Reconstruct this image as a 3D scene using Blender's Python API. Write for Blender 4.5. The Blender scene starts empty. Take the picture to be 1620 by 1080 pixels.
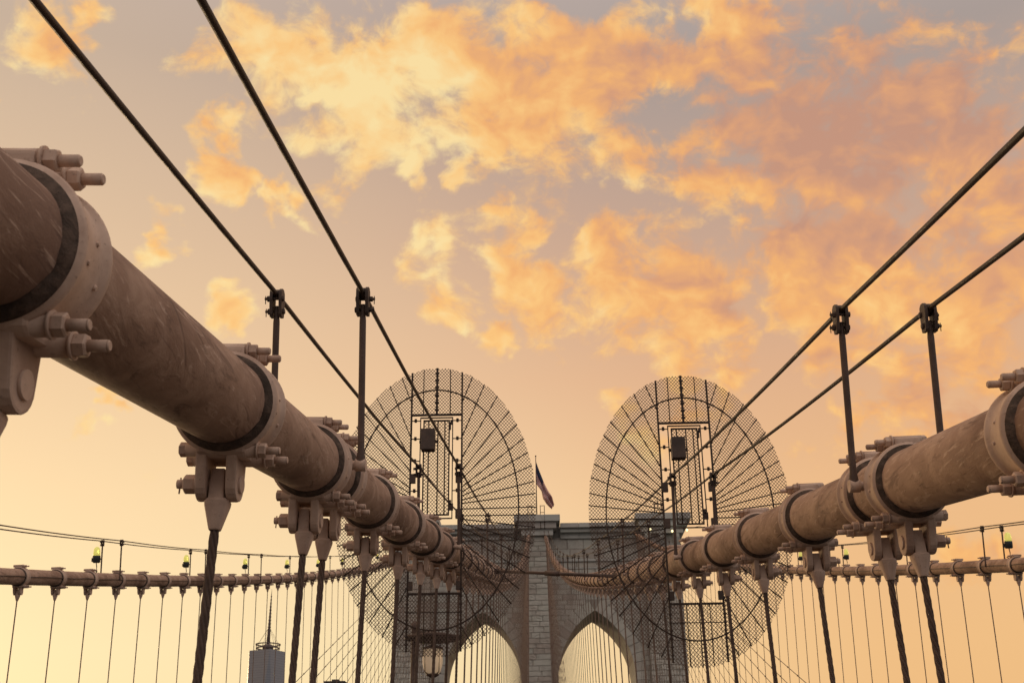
import bpy, math, random
from mathutils import Vector, Matrix
random.seed(7)
sc = bpy.context.scene
COL = sc.collection
R_ = math.radians

# ------------------------------------------------------------------ camera
Z0 = 42.0                                   # eye height above the river
PITCH, YAW, ROLL = R_(23.0), 0.0169483, 0.0120388
cp, sp, cy, sy = math.cos(PITCH), math.sin(PITCH), math.cos(YAW), math.sin(YAW)
FWD = Vector((-sy*cp, cy*cp, sp)); RT = Vector((cy, sy, 0)); UP = RT.cross(FWD)
cr, sr = math.cos(ROLL), math.sin(ROLL)
RT2 = RT*cr - UP*sr; UP2 = RT*sr + UP*cr
cam_d = bpy.data.cameras.new('camera'); cam = bpy.data.objects.new('camera', cam_d); COL.objects.link(cam)
cam.matrix_world = Matrix(((RT2.x, UP2.x, -FWD.x, 0), (RT2.y, UP2.y, -FWD.y, 0), (RT2.z, UP2.z, -FWD.z, Z0), (0, 0, 0, 1)))
cam_d.sensor_width = 36; cam_d.lens = 1850/1620*36
cam_d.clip_start = .05; cam_d.clip_end = 30000
cam_d.dof.use_dof = True; cam_d.dof.focus_distance = 8.5; cam_d.dof.aperture_fstop = 9
sc.camera = cam
sc.view_settings.view_transform = 'Standard'; sc.view_settings.look = 'None'
sc.cycles.max_bounces = 5; sc.cycles.diffuse_bounces = 3; sc.cycles.glossy_bounces = 2
sc.view_settings.exposure = 0; sc.view_settings.gamma = 1

# ------------------------------------------------------------------ world: sunset sky with drifting clouds
SUN_AZ, SUN_EL = R_(-34), R_(5)             # azimuth from the bridge axis, to the left
SUN_DIR = Vector((math.sin(SUN_AZ)*math.cos(SUN_EL), math.cos(SUN_AZ)*math.cos(SUN_EL), math.sin(SUN_EL)))
def srgb(r, g, b):
    f = lambda c: (c/255/12.92 if c/255 <= .04045 else ((c/255+.055)/1.055)**2.4)
    return (f(r), f(g), f(b), 1)
class NT:
    def __init__(s, tree): s.t = tree; s.n = tree.nodes; s.l = tree.links
    def put(s, sock, v):
        if isinstance(v, bpy.types.NodeSocket): s.l.new(v, sock)
        elif v is not None: sock.default_value = v
    def new(s, typ, **kw):
        n = s.n.new(typ)
        for k, v in kw.items(): setattr(n, k, v)
        return n
    def math(s, op, a, b=None, c=None, clamp=False):
        n = s.new('ShaderNodeMath', operation=op, use_clamp=clamp)
        s.put(n.inputs[0], a)
        if b is not None: s.put(n.inputs[1], b)
        if c is not None: s.put(n.inputs[2], c)
        return n.outputs[0]
    def vmath(s, op, a, b=None, out=0):
        n = s.new('ShaderNodeVectorMath', operation=op)
        s.put(n.inputs[0], a)
        if b is not None: s.put(n.inputs['Scale'] if op == 'SCALE' else n.inputs[1], b)
        return n.outputs['Value'] if op in ('DISTANCE', 'DOT_PRODUCT', 'LENGTH') else n.outputs[out]
    def mix(s, fac, a, b, blend='MIX'):
        n = s.new('ShaderNodeMix', data_type='RGBA', blend_type=blend)
        s.put(n.inputs[0], fac); s.put(n.inputs[6], a); s.put(n.inputs[7], b)
        return n.outputs[2]
    def ramp(s, fac, stops, interp='EASE'):
        n = s.new('ShaderNodeValToRGB'); cr_ = n.color_ramp; cr_.interpolation = interp
        while len(cr_.elements) < len(stops): cr_.elements.new(.5)
        for e, (p, c) in zip(cr_.elements, stops):
            e.position = p; e.color = c if len(c) == 4 else (*c, 1)
        s.put(n.inputs[0], fac); return n.outputs[0]
    def rng(s, v, a, b, c=0., d=1., typ='SMOOTHSTEP'):
        n = s.new('ShaderNodeMapRange', interpolation_type=typ)
        s.put(n.inputs[0], v)
        for i, x in enumerate((a, b, c, d)): s.put(n.inputs[i+1], x)
        return n.outputs[0]
    def noise(s, vec, scale, detail=4., rough=.5, dist=0., lac=2.):
        n = s.new('ShaderNodeTexNoise'); s.put(n.inputs['Vector'], vec)
        n.inputs['Scale'].default_value = scale; n.inputs['Detail'].default_value = detail
        n.inputs['Roughness'].default_value = rough; n.inputs['Distortion'].default_value = dist
        n.inputs['Lacunarity'].default_value = lac
        return n.outputs[0]

def pix_dir(x, y):
    d = FWD + RT2*((x-810)/1850) + UP2*((540-y)/1850); return d.normalized()

world = bpy.data.worlds.new('World'); sc.world = world; world.use_nodes = True
world.cycles.sampling_method = 'MANUAL'; world.cycles.sample_map_resolution = 256
wt = NT(world.node_tree); wt.n.clear()
out = wt.new('ShaderNodeOutputWorld'); bg = wt.new('ShaderNodeBackground')
wt.l.new(bg.outputs[0], out.inputs[0])
tc = wt.new('ShaderNodeTexCoord'); DIR = tc.outputs['Generated']
sep = wt.new('ShaderNodeSeparateXYZ'); wt.l.new(DIR, sep.inputs[0]); DZ = sep.outputs[2]
sunw = wt.vmath('DOT_PRODUCT', DIR, tuple(SUN_DIR))
# clear air: cream at the horizon, greyer overhead, cooler away from the sunset
west = wt.ramp(DZ, [(0, srgb(255, 224, 170)), (.14, srgb(255, 227, 176)), (.26, srgb(255, 213, 163)), (.36, srgb(240, 192, 150)), (.46, srgb(219, 178, 149)),
                    (.58, srgb(196, 168, 152)), (.70, srgb(208, 188, 176)), (1, srgb(250, 238, 228))], 'LINEAR')
north = wt.ramp(DZ, [(0, srgb(247, 194, 132)), (.14, srgb(249, 197, 136)), (.26, srgb(247, 194, 140)), (.36, srgb(232, 182, 142)), (.46, srgb(208, 172, 149)),
                    (.58, srgb(176, 161, 154)), (.70, srgb(200, 184, 176)), (1, srgb(250, 238, 228))], 'LINEAR')
west = wt.mix(wt.rng(sunw, .90, .62), west, north)
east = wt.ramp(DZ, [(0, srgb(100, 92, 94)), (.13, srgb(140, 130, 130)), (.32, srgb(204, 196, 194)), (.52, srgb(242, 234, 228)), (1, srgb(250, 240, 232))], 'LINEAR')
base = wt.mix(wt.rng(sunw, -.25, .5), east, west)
glow = wt.rng(sunw, .72, 1.0)
base = wt.mix(wt.math('MULTIPLY', glow, .38), base, srgb(255, 236, 190))
sky = wt.new('ShaderNodeTexSky', sky_type='NISHITA'); sky.sun_disc = False
sky.sun_elevation = SUN_EL; sky.sun_rotation = SUN_AZ; sky.dust_density = 3.; sky.altitude = 40
nish = wt.mix(1., sky.outputs[0], (.07, .07, .07, 1), 'MULTIPLY')
base = wt.mix(.10, base, nish)
# cloud field: noise on the sky dome, thicker where cloud banks stand
flat = wt.vmath('MULTIPLY', DIR, (1., 1., 1.3))
def warp(vec, scale, amount, detail=3.):
    n = wt.new('ShaderNodeTexNoise'); wt.l.new(flat, n.inputs['Vector']); n.inputs['Scale'].default_value = scale; n.inputs['Detail'].default_value = detail
    return wt.vmath('ADD', vec, wt.vmath('SCALE', wt.vmath('SUBTRACT', n.outputs[1], (.5, .5, .5)), amount))
P0 = warp(warp(flat, 11., .05, 2.), 40., .012, 2.)
WD = warp(warp(DIR, 10., .16, 2.), 38., .045, 3.)                     # ragged outlines for the banks
fb = wt.noise(P0, 19., 9., .60)
P1 = wt.vmath('ADD', P0, (-.010, .002, -.016))                      # a step towards the light
fb1 = wt.noise(P1, 19., 3., .57)
low = wt.noise(P0, 4.2, 3., .5)
# (x, y, radius, weight) of the banks, given as directions of view from the promenade
BANKS = [(430, 70, .085, .8), (580, 140, .10, .9), (700, 110, .11, 1.), (850, 150, .12, 1.), (1000, 90, .12, 1.), (980, 200, .08, .75), (1180, 60, .13, 1.),
         (1290, 230, .14, .95), (1450, 180, .14, .85), (1580, 380, .14, 1.), (1350, 430, .12, .95), (1190, 400, .08, .7), (1080, 450, .10, .95), (950, 395, .08, .85),
         (820, 370, .05, .8), (880, 480, .07, .9), (1150, 290, .07, .95), (680, 440, .07, .85), (1450, 520, .11, .9), (1050, 520, .08, .8),
         (800, 545, .04, .75), (25, 115, .05, .95), (350, 285, .045, .8), (430, 315, .03, .7), (255, 345, .035, .8), (250, 395, .035, .75), (375, 495, .04, .8),
         (175, 630, .022, .85), (130, 25, .04, .75), (650, 262, .04, .9), (730, 265, .03, .75), (350, 200, .04, .75), (1400, 650, .05, .8), (1540, 600, .10, .8),
         (1560, 850, .06, .8), (1000, 680, .05, .5), (540, 240, .07, .75), (1300, 720, .05, .45), (130, 680, .025, .6), (1600, 20, .08, .55), (500, 110, .09, .9), (460, 190, .06, .7)]
LIGHT = [(650, 90, .07, .35), (560, 160, .07, .3), (720, 195, .07, .38), (450, 80, .06, .3), (1160, 300, .05, .42), (680, 450, .08, .25), (1190, 30, .05, .4), (960, 190, .05, .25), (1500, 520, .06, .2),
         (900, 60, .07, -.30), (1250, 150, .11, -.42), (1370, 60, .11, -.38), (1300, 400, .10, -.36), (1480, 320, .09, -.34), (880, 465, .04, -.30), (1000, 120, .06, -.25), (1160, 430, .07, -.3), (1560, 850, .06, -.35), (990, 360, .035, -.25), (820, 105, .05, -.15)]
def banks(vec, items, grow, mode):
    acc = None
    for (x, y, rad, w) in items:
        d = wt.vmath('DISTANCE', vec, tuple(pix_dir(x, y)))
        q = wt.rng(d, rad*grow, 0., 0., w)
        acc = q if acc is None else wt.math(mode, acc, q)
    return acc
WS = warp(warp(DIR, 30., .055, 2.), 90., .016, 2.)
mask = wt.math('MAXIMUM', banks(WD, [q for q in BANKS if q[2] >= .05], 1.25, 'MAXIMUM'), banks(WS, [(x, y, r*.85, min(1., w*1.1)) for x, y, r, w in BANKS if r < .05], 1.3, 'MAXIMUM'))
lights = wt.math('MULTIPLY', banks(WD, [(x, y, r, w if w > 0 else w*.62) for x, y, r, w in LIGHT], 1.5, 'ADD'), .48)
# beyond the banks in view the same broken cloud goes on over the whole dome
away = wt.vmath('DOT_PRODUCT', DIR, tuple(FWD))
wide = wt.math('MULTIPLY', wt.rng(away, .90, .78), wt.rng(low, .38, .62, .2, .9))
wide = wt.math('MULTIPLY', wide, wt.rng(DZ, .10, .35))
mask = wt.math('MAXIMUM', mask, wide)
dens = wt.math('ADD', wt.math('MULTIPLY', wt.math('SUBTRACT', fb, .5), 2.1), wt.math('MULTIPLY', wt.math('SUBTRACT', mask, .36), 1.0))
alpha = wt.rng(dens, -.02, .46)
thick = wt.rng(dens, .12, .85)
lit = wt.math('ADD', wt.math('MULTIPLY', wt.math('SUBTRACT', fb, fb1), 1.45), wt.math('MULTIPLY', wt.math('SUBTRACT', low, .5), 1.0))
lit = wt.math('ADD', wt.math('ADD', lit, lights), wt.rng(sunw, .50, .93, -.06, .38, 'LINEAR'))
lit = wt.math('SUBTRACT', lit, wt.math('MULTIPLY', thick, .12))
ccol = wt.ramp(wt.math('ADD', lit, .42), [(.0, srgb(198, 148, 124)), (.22, srgb(220, 160, 120)), (.46, srgb(246, 180, 112)), (.68, srgb(255, 201, 126)), (1., srgb(255, 227, 164))], 'LINEAR')
ccol = wt.mix(wt.rng(sunw, .35, -.3), ccol, srgb(238, 218, 208))
skycol = wt.mix(wt.math('MULTIPLY', alpha, .90), base, ccol)
wt.l.new(skycol, bg.inputs[0]); bg.inputs[1].default_value = 1.0

# ------------------------------------------------------------------ sun, veiled and low
sl = bpy.data.lights.new('sun', 'SUN'); sl.energy = .7; sl.angle = R_(10); sl.color = (1, .68, .38)
so = bpy.data.objects.new('sun', sl); COL.objects.link(so); so.location = SUN_DIR*300
so.rotation_euler = SUN_DIR.to_track_quat('Z', 'Y').to_euler()

# ------------------------------------------------------------------ helpers
W = {}
def link(o, parent=None, M=None):
    COL.objects.link(o); M = M or Matrix.Identity(4)
    if parent is not None:
        o.parent = parent; o.matrix_basis = W[parent.name].inverted() @ M
    else: o.matrix_basis = M
    W[o.name] = M; return o
def thing(name, loc, label, cat, group=None):
    o = bpy.data.objects.new(name, None); o.empty_display_size = .2
    o['label'] = label; o['category'] = cat
    if group: o['group'] = group
    return link(o, None, Matrix.Translation(Vector(loc)))
def part(name, mesh, parent, M=None, label=None):
    o = bpy.data.objects.new(name, mesh); link(o, parent, M)
    if label: o['label'] = label
    return o
def single(name, mesh, M, label, cat, group=None):
    o = bpy.data.objects.new(name, mesh); link(o, None, M)
    o['label'] = label; o['category'] = cat
    if group: o['group'] = group
    return o
def structure(name, mesh, M=None):
    o = bpy.data.objects.new(name, mesh); link(o, None, M); o['kind'] = 'structure'; return o
class MB:
    def __init__(s): s.v = []; s.f = []; s.m = []; s.sm = []
    def add(s, vs, fs, mi=0, smooth=False):
        b = len(s.v); s.v += [tuple(v) for v in vs]
        for f in fs: s.f.append(tuple(i+b for i in f)); s.m.append(mi); s.sm.append(smooth)
        return s
    def box(s, c, d, mi=0, M=None):
        x, y, z = d[0]/2, d[1]/2, d[2]/2
        vs = [Vector((sx*x, sy_*y, sz*z)) for sx in (-1, 1) for sy_ in (-1, 1) for sz in (-1, 1)]
        if M: vs = [M @ v for v in vs]
        vs = [v+Vector(c) for v in vs]
        return s.add(vs, [(0, 1, 3, 2), (4, 6, 7, 5), (0, 4, 5, 1), (2, 3, 7, 6), (0, 2, 6, 4), (1, 5, 7, 3)], mi)
    def span(s, a, b, mi=0):
        a = Vector(a); b = Vector(b); return s.box((a+b)/2, (abs(b.x-a.x), abs(b.y-a.y), abs(b.z-a.z)), mi)
    def lathe(s, prof, M=None, seg=16, mi=0, cap=True, smooth=True, mis=None):
        """prof: (radius, height) along local Z"""
        M = M or Matrix.Identity(4); vs = []; fs = []
        for r, h in prof:
            for i in range(seg):
                a = 2*math.pi*i/seg; vs.append(M @ Vector((r*math.cos(a), r*math.sin(a), h)))
        b0 = len(s.v); s.v += [tuple(v) for v in vs]
        for j in range(len(prof)-1):
            for i in range(seg):
                k = (i+1) % seg
                s.f.append((b0+j*seg+i, b0+j*seg+k, b0+(j+1)*seg+k, b0+(j+1)*seg+i)); s.m.append(mis[j] if mis else mi); s.sm.append(smooth)
        if cap:
            s.f.append(tuple(b0+i for i in reversed(range(seg)))); s.m.append(mis[0] if mis else mi); s.sm.append(False)
            e = b0+(len(prof)-1)*seg; s.f.append(tuple(e+i for i in range(seg))); s.m.append(mis[-1] if mis else mi); s.sm.append(False)
        return s
    def rod(s, a, b, r, seg=8, mi=0, r2=None, smooth=True):
        a = Vector(a); b = Vector(b); d = b-a
        M = Matrix.Translation(a) @ d.to_track_quat('Z', 'Y').to_matrix().to_4x4()
        return s.lathe([(r, 0), (r2 if r2 else r, d.length)], M, seg, mi, True, smooth)
    def tube(s, pts, r, seg=10, mi=0, lobes=0, twist=0., amp=0.):
        pts = [Vector(p) for p in pts]; n = len(pts); b0 = len(s.v); dist = 0
        for j, p in enumerate(pts):
            t = (pts[min(j+1, n-1)]-pts[max(j-1, 0)]).normalized()
            ax = t.cross(Vector((0, 0, 1)))
            if ax.length < 1e-3: ax = Vector((1, 0, 0))
            ax.normalize(); up = ax.cross(t)
            if j: dist += (p-pts[j-1]).length
            rr = r[j] if isinstance(r, (list, tuple)) else r
            for i in range(seg):
                a = 2*math.pi*i/seg
                q = rr*(1+amp*(abs(math.sin(lobes*a/2))-.6)) if lobes else rr
                a2 = a+twist*dist
                s.v.append(tuple(p+ax*(q*math.cos(a2))+up*(q*math.sin(a2))))
        for j in range(n-1):
            for i in range(seg):
                k = (i+1) % seg
                s.f.append((b0+j*seg+i, b0+j*seg+k, b0+(j+1)*seg+k, b0+(j+1)*seg+i)); s.m.append(mi); s.sm.append(True)
        s.f.append(tuple(b0+i for i in reversed(range(seg)))); s.m.append(mi); s.sm.append(False)
        s.f.append(tuple(b0+(n-1)*seg+i for i in range(seg))); s.m.append(mi); s.sm.append(False)
        return s
    def prism(s, poly, axis, t0, t1, mi=0):
        """poly: 2D points; axis 0: (y,z) extruded in x; 1: (x,z) extruded in y; 2: (x,y) in z"""
        n = len(poly)
        mk = {0: lambda p, t: (t, p[0], p[1]), 1: lambda p, t: (p[0], t, p[1]), 2: lambda p, t: (p[0], p[1], t)}[axis]
        vs = [mk(p, t0) for p in poly]+[mk(p, t1) for p in poly]
        fs = [tuple(reversed(range(n))), tuple(range(n, 2*n))]+[(i, (i+1) % n, n+(i+1) % n, n+i) for i in range(n)]
        return s.add(vs, fs, mi)
    def mesh(s, name, mats, bevel=None):
        me = bpy.data.meshes.new(name); me.from_pydata(s.v, [], s.f)
        for m in (mats if isinstance(mats, (list, tuple)) else [mats]): me.materials.append(m)
        me.polygons.foreach_set('material_index', s.m); me.polygons.foreach_set('use_smooth', s.sm)
        import bmesh
        bm = bmesh.new(); bm.from_mesh(me)
        bmesh.ops.recalc_face_normals(bm, faces=bm.faces)
        if bevel:
            es = [e for e in bm.edges if len(e.link_faces) == 2 and e.calc_face_angle() > R_(40)]
            bmesh.ops.bevel(bm, geom=es, offset=bevel, segments=2, affect='EDGES', profile=.6, clamp_overlap=True)
        bm.to_mesh(me); bm.free(); me.update(); return me
def orient(P, t, lean=0.):
    """local x: across the bridge (to the right), y: along the cable, z: up; lean tips z sideways"""
    t = t.normalized(); x = t.cross(Vector((0, 0, 1))).normalized(); z = x.cross(t)
    if lean: z = (z+x*lean).normalized(); x = t.cross(z).normalized()
    return Matrix(((x.x, t.x, z.x, P.x), (x.y, t.y, z.y, P.y), (x.z, t.z, z.z, P.z), (0, 0, 0, 1)))

# ------------------------------------------------------------------ materials
def new_mat(name):
    m = bpy.data.materials.new(name); m.use_nodes = True; t = NT(m.node_tree)
    return m, t, t.n['Principled BSDF']
def paint(name, c1, c2, c3, rough=.6, scale=6., bump=.25, spec=.3, streak=None, fine=60., stretch=(1, 1, 1)):
    m, t, b = new_mat(name)
    tcn = t.new('ShaderNodeTexCoord'); co = tcn.outputs['Object']
    oi = t.new('ShaderNodeObjectInfo')
    co = t.vmath('ADD', co, t.vmath('SCALE', (1., 1., 1.), t.math('MULTIPLY', oi.outputs['Random'], 13.)))
    cs = t.vmath('MULTIPLY', co, stretch)
    n1 = t.noise(cs, scale, 8., .62, .6); n2 = t.noise(co, fine, 4., .6); n3 = t.noise(cs, scale*.35, 3., .5)
    col = t.mix(t.rng(n1, .40, .66), (*c1, 1), (*c2, 1))
    col = t.mix(t.math('MULTIPLY', t.rng(n3, .48, .70), .75), col, (*c3, 1))
    col = t.mix(t.math('MULTIPLY', t.rng(n2, .60, .72), .5), col, (c3[0]*.55, c3[1]*.5, c3[2]*.5, 1))
    hs = t.new('ShaderNodeHueSaturation'); t.put(hs.inputs['Color'], col)
    t.put(hs.inputs['Value'], t.math('ADD', t.math('MULTIPLY', oi.outputs['Random'], .16), .92)); t.put(hs.inputs['Saturation'], 1.)
    t.put(b.inputs['Base Color'], hs.outputs[0])
    t.put(b.inputs['Roughness'], t.rng(n1, .3, .7, rough-.1, rough+.14, 'LINEAR')); b.inputs['Specular IOR Level'].default_value = spec
    bp = t.new('ShaderNodeBump'); bp.inputs['Strength'].default_value = bump; bp.inputs['Distance'].default_value = .01
    t.put(bp.inputs['Height'], t.math('ADD', n1, t.math('MULTIPLY', n2, .35))); t.put(b.inputs['Normal'], bp.outputs[0])
    return m
TAN = ((.35, .228, .170), (.48, .335, .255), (.19, .115, .084))
M_band = paint('painted_steel', (.53, .385, .30), (.62, .465, .37), (.37, .245, .185), .66, 9., .35, .25)
M_rope = paint('weathered_wire', (.115, .078, .060), (.155, .105, .08), (.075, .052, .041), .7, 18., .2)
M_dark = paint('dark_steel', (.075, .052, .042), (.105, .072, .056), (.05, .036, .03), .6, 14., .2)
M_post = paint('brown_steel', (.095, .063, .05), (.125, .083, .065), (.065, .044, .035), .6, 12., .2)
M_seal = paint('black_sealant', (.085, .064, .052), (.15, .108, .085), (.035, .027, .022), .85, 22., 1., .1)
M_mesh = paint('mesh_wire', (.165, .118, .095), (.20, .145, .117), (.125, .088, .072), .7, 14., .1, .15)
M_fan = paint('fan_steel', (.06, .042, .034), (.08, .057, .046), (.042, .03, .025), .6, 14., .1, .15)
# wrapped cable: paint over wire wrapping, blotched and scratched
M_cable, t, b = new_mat('wrapped_cable_paint')
co = t.new('ShaderNodeTexCoord').outputs['Object']
ca = t.vmath('MULTIPLY', co, (1., .55, 1.))
n1 = t.noise(ca, 5.5, 9., .66, .9); n2 = t.noise(co, 70., 4., .6); n3 = t.noise(ca, 1.6, 4., .55)
n4 = t.noise(t.vmath('MULTIPLY', co, (9., 1.4, 9.)), 2.2, 6., .7, 1.2)
col = t.mix(t.rng(n1, .38, .66), (*TAN[0], 1), (*TAN[1], 1))
col = t.mix(t.math('MULTIPLY', t.rng(n3, .45, .64), .8), col, (*TAN[2], 1))
col = t.mix(t.math('MULTIPLY', t.rng(n4, .55, .66), .75), col, (.58, .43, .34, 1))
n5 = t.noise(t.vmath('MULTIPLY', co, (5., .9, 5.)), 3.1, 7., .72, .8)
col = t.mix(t.math('MULTIPLY', t.rng(n5, .52, .66), .7), col, (.155, .098, .075, 1))
col = t.mix(t.math('MULTIPLY', t.rng(n2, .62, .74), .4), col, (.14, .09, .07, 1))
vor = t.new('ShaderNodeTexVoronoi', feature='DISTANCE_TO_EDGE'); t.put(vor.inputs['Vector'], t.vmath('ADD', ca, t.vmath('SCALE', t.new('ShaderNodeTexNoise').outputs[1], .3))); vor.inputs['Scale'].default_value = 1.3
crack = t.math('MULTIPLY', t.rng(vor.outputs['Distance'], .012, .0), t.rng(n3, .5, .6))
col = t.mix(t.math('MULTIPLY', crack, .6), col, (.12, .08, .065, 1))
t.put(b.inputs['Base Color'], col); t.put(b.inputs['Roughness'], t.rng(n1, .3, .7, .62, .82, 'LINEAR')); b.inputs['Specular IOR Level'].default_value = .14
sy_ = t.new('ShaderNodeSeparateXYZ'); t.put(sy_.inputs[0], co)
wrap = t.math('SINE', t.math('MULTIPLY', sy_.outputs[1], 900.))
bp = t.new('ShaderNodeBump'); bp.inputs['Strength'].default_value = .55; bp.inputs['Distance'].default_value = .012
hgt = t.math('ADD', t.math('ADD', n1, t.math('MULTIPLY', n2, .25)), t.math('MULTIPLY', wrap, .03))
t.put(bp.inputs['Height'], t.math('ADD', t.math('SUBTRACT', hgt, t.math('MULTIPLY', crack, .5)), t.math('MULTIPLY', n4, .25))); t.put(b.inputs['Normal'], bp.outputs[0])
# tower masonry
def stone(name, ca_, cb_, cc_, bump=.6, dist=.08):
    m, t, b = new_mat(name)
    co = t.new('ShaderNodeTexCoord').outputs['Object']
    geo = t.new('ShaderNodeNewGeometry'); oi = t.new('ShaderNodeObjectInfo')
    co = geo.outputs['Position']
    rnd = t.math('FRACT', t.math('ADD', oi.outputs['Random'], geo.outputs['Random Per Island']))
    n1 = t.noise(co, .9, 8., .65, .5); n2 = t.noise(co, 6., 5., .6); n3 = t.noise(t.vmath('MULTIPLY', co, (.35, .35, .12)), 1., 4., .6)
    col = t.ramp(rnd, [(0, ca_), (.35, cb_), (.62, cc_), (.8, cb_), (1, (ca_[0]*1.12, ca_[1]*1.14, ca_[2]*1.12))], 'LINEAR')
    col = t.mix(t.math('MULTIPLY', t.rng(n1, .45, .7), .5), col, (cc_[0]*.8, cc_[1]*.78, cc_[2]*.76, 1))
    col = t.mix(t.math('MULTIPLY', t.rng(n3, .52, .70), .35), col, (.15, .125, .11, 1))
    t.put(b.inputs['Base Color'], col); b.inputs['Roughness'].default_value = .85; b.inputs['Specular IOR Level'].default_value = .2
    bp = t.new('ShaderNodeBump'); bp.inputs['Strength'].default_value = bump; bp.inputs['Distance'].default_value = dist
    t.put(bp.inputs['Height'], t.math('ADD', n1, t.math('MULTIPLY', n2, .5))); t.put(b.inputs['Normal'], bp.outputs[0])
    return m
M_stone = stone('granite_blocks', (.45, .445, .40), (.535, .525, .47), (.41, .365, .32))
M_joint = stone('mortar_wall', (.31, .295, .265), (.35, .325, .29), (.27, .24, .21), .4, .05)
M_trim = stone('dressed_stone', (.44, .455, .43), (.51, .52, .485), (.40, .375, .345), .25, .03)
def plain(name, col, rough=.6, metal=0., spec=.4, noise=0.):
    m, t, b = new_mat(name)
    if noise:
        n = t.noise(t.new('ShaderNodeTexCoord').outputs['Object'], noise, 6., .6)
        t.put(b.inputs['Base Color'], t.mix(t.rng(n, .35, .7), (*col, 1), (col[0]*.7, col[1]*.7, col[2]*.7, 1)))
    else: b.inputs['Base Color'].default_value = (*col, 1)
    b.inputs['Roughness'].default_value = rough; b.inputs['Metallic'].default_value = metal; b.inputs['Specular IOR Level'].default_value = spec
    return m
M_house = plain('lamp_housing', (.035, .04, .042), .5)
M_red = plain('flag_red', (.42, .05, .06), .8, noise=.8); M_white = plain('flag_white', (.72, .66, .62), .8, noise=.8); M_blue = plain('flag_blue', (.022, .028, .07), .8, noise=.8)
M_globe, t, b = new_mat('yellow_lamp_glass'); b.inputs['Base Color'].default_value = (.80, .76, .30, 1); b.inputs['Roughness'].default_value = .25
b.inputs['Subsurface Weight'].default_value = .0; b.inputs['Transmission Weight'].default_value = .35
b.inputs['Emission Color'].default_value = (.95, .86, .22, 1); b.inputs['Emission Strength'].default_value = .30
M_glass, t, b = new_mat('frosted_lantern_glass'); b.inputs['Base Color'].default_value = (.66, .58, .50, 1); b.inputs['Roughness'].default_value = .65; b.inputs['Transmission Weight'].default_value = .4
b.inputs['Emission Color'].default_value = (1, .72, .42, 1); b.inputs['Emission Strength'].default_value = .10
M_bulb, t, b = new_mat('string_bulb'); b.inputs['Emission Color'].default_value = (1, .85, .40, 1); b.inputs['Emission Strength'].default_value = 2.

# ------------------------------------------------------------------ the run of the cables
D = 160.0; C0 = .460058; SL, KQ, H0, DH = .162679, .000456494, .917723, .0961388
CS = 1/math.sqrt(1+SL*SL); STEP = 2.286*CS; Y4 = 9.573
class Cable:
    def __init__(s, x0, xt, h): s.x0, s.xt, s.h = x0, xt, h
    def P(s, y): return Vector((s.x0+(s.xt-s.x0)*y/D, y, Z0+s.h+SL*y+KQ*y*y))
    def T(s, y): return Vector(((s.xt-s.x0)/D, 1, SL+2*KQ*y)).normalized()
IL = Cable(C0-1.87442, C0-1.15371, H0+DH); IR = Cable(C0+1.87442, C0+1.15371, H0-DH)
OLc = Cable(C0-12.9094, C0-13.5292, H0+.123721); ORc = Cable(C0+12.9094, C0+13.5292, H0+.123721)
YEND = 158.2
def deck_z(y): return Z0-7.2+.025*y
def along(y0, y1, n=None, near=.25):
    ys = [y0]
    while ys[-1] < y1: ys.append(min(y1, ys[-1]+max(near, abs(ys[-1])*.03)))
    return ys

# ------------------------------------------------------------------ setting: river, land, deck, promenade
m_water, t, b = new_mat('river_water'); b.inputs['Base Color'].default_value = (.03, .045, .05, 1); b.inputs['Roughness'].default_value = .18
bp = t.new('ShaderNodeBump'); bp.inputs['Strength'].default_value = .5; t.put(bp.inputs['Height'], t.noise(t.new('ShaderNodeTexCoord').outputs['Object'], .25, 6., .6)); t.put(b.inputs['Normal'], bp.outputs[0])
structure('river', MB().add([(-9000, -9000, 0), (9000, -9000, 0), (9000, 14000, 0), (-9000, 14000, 0)], [(0, 1, 2, 3)]).mesh('river', m_water))
m_land = plain('city_ground', (.10, .095, .085), .9, noise=.02)
mb = MB()
mb.prism([(-6000, 900), (-1500, 700), (6000, 1100), (6000, 7000), (-6000, 7000)], 2, -1, 4)
structure('far_shore', mb.mesh('far_shore', m_land))
m_road = plain('asphalt', (.05, .05, .05), .9, noise=2.)
mb = MB(); yb0, yb1 = -70, 300
for s in (-1, 1):
    mb.prism([(yb0, deck_z(yb0)), (yb1, deck_z(yb1)), (yb1, deck_z(yb1)-1.2), (yb0, deck_z(yb0)-1.2)], 0, C0+s*2.9, C0+s*12.6)
structure('roadway', mb.mesh('roadway', m_road))
m_plank = plain('weathered_planks', (.15, .115, .09), .85, noise=3.)
mb = MB(); mb.prism([(yb0, deck_z(yb0)+5.6), (D-3, deck_z(D)+5.6), (D-3, deck_z(D)+5.35), (yb0, deck_z(yb0)+5.35)], 0, C0-1.5, C0+1.5)
structure('promenade', mb.mesh('promenade', m_plank))

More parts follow.
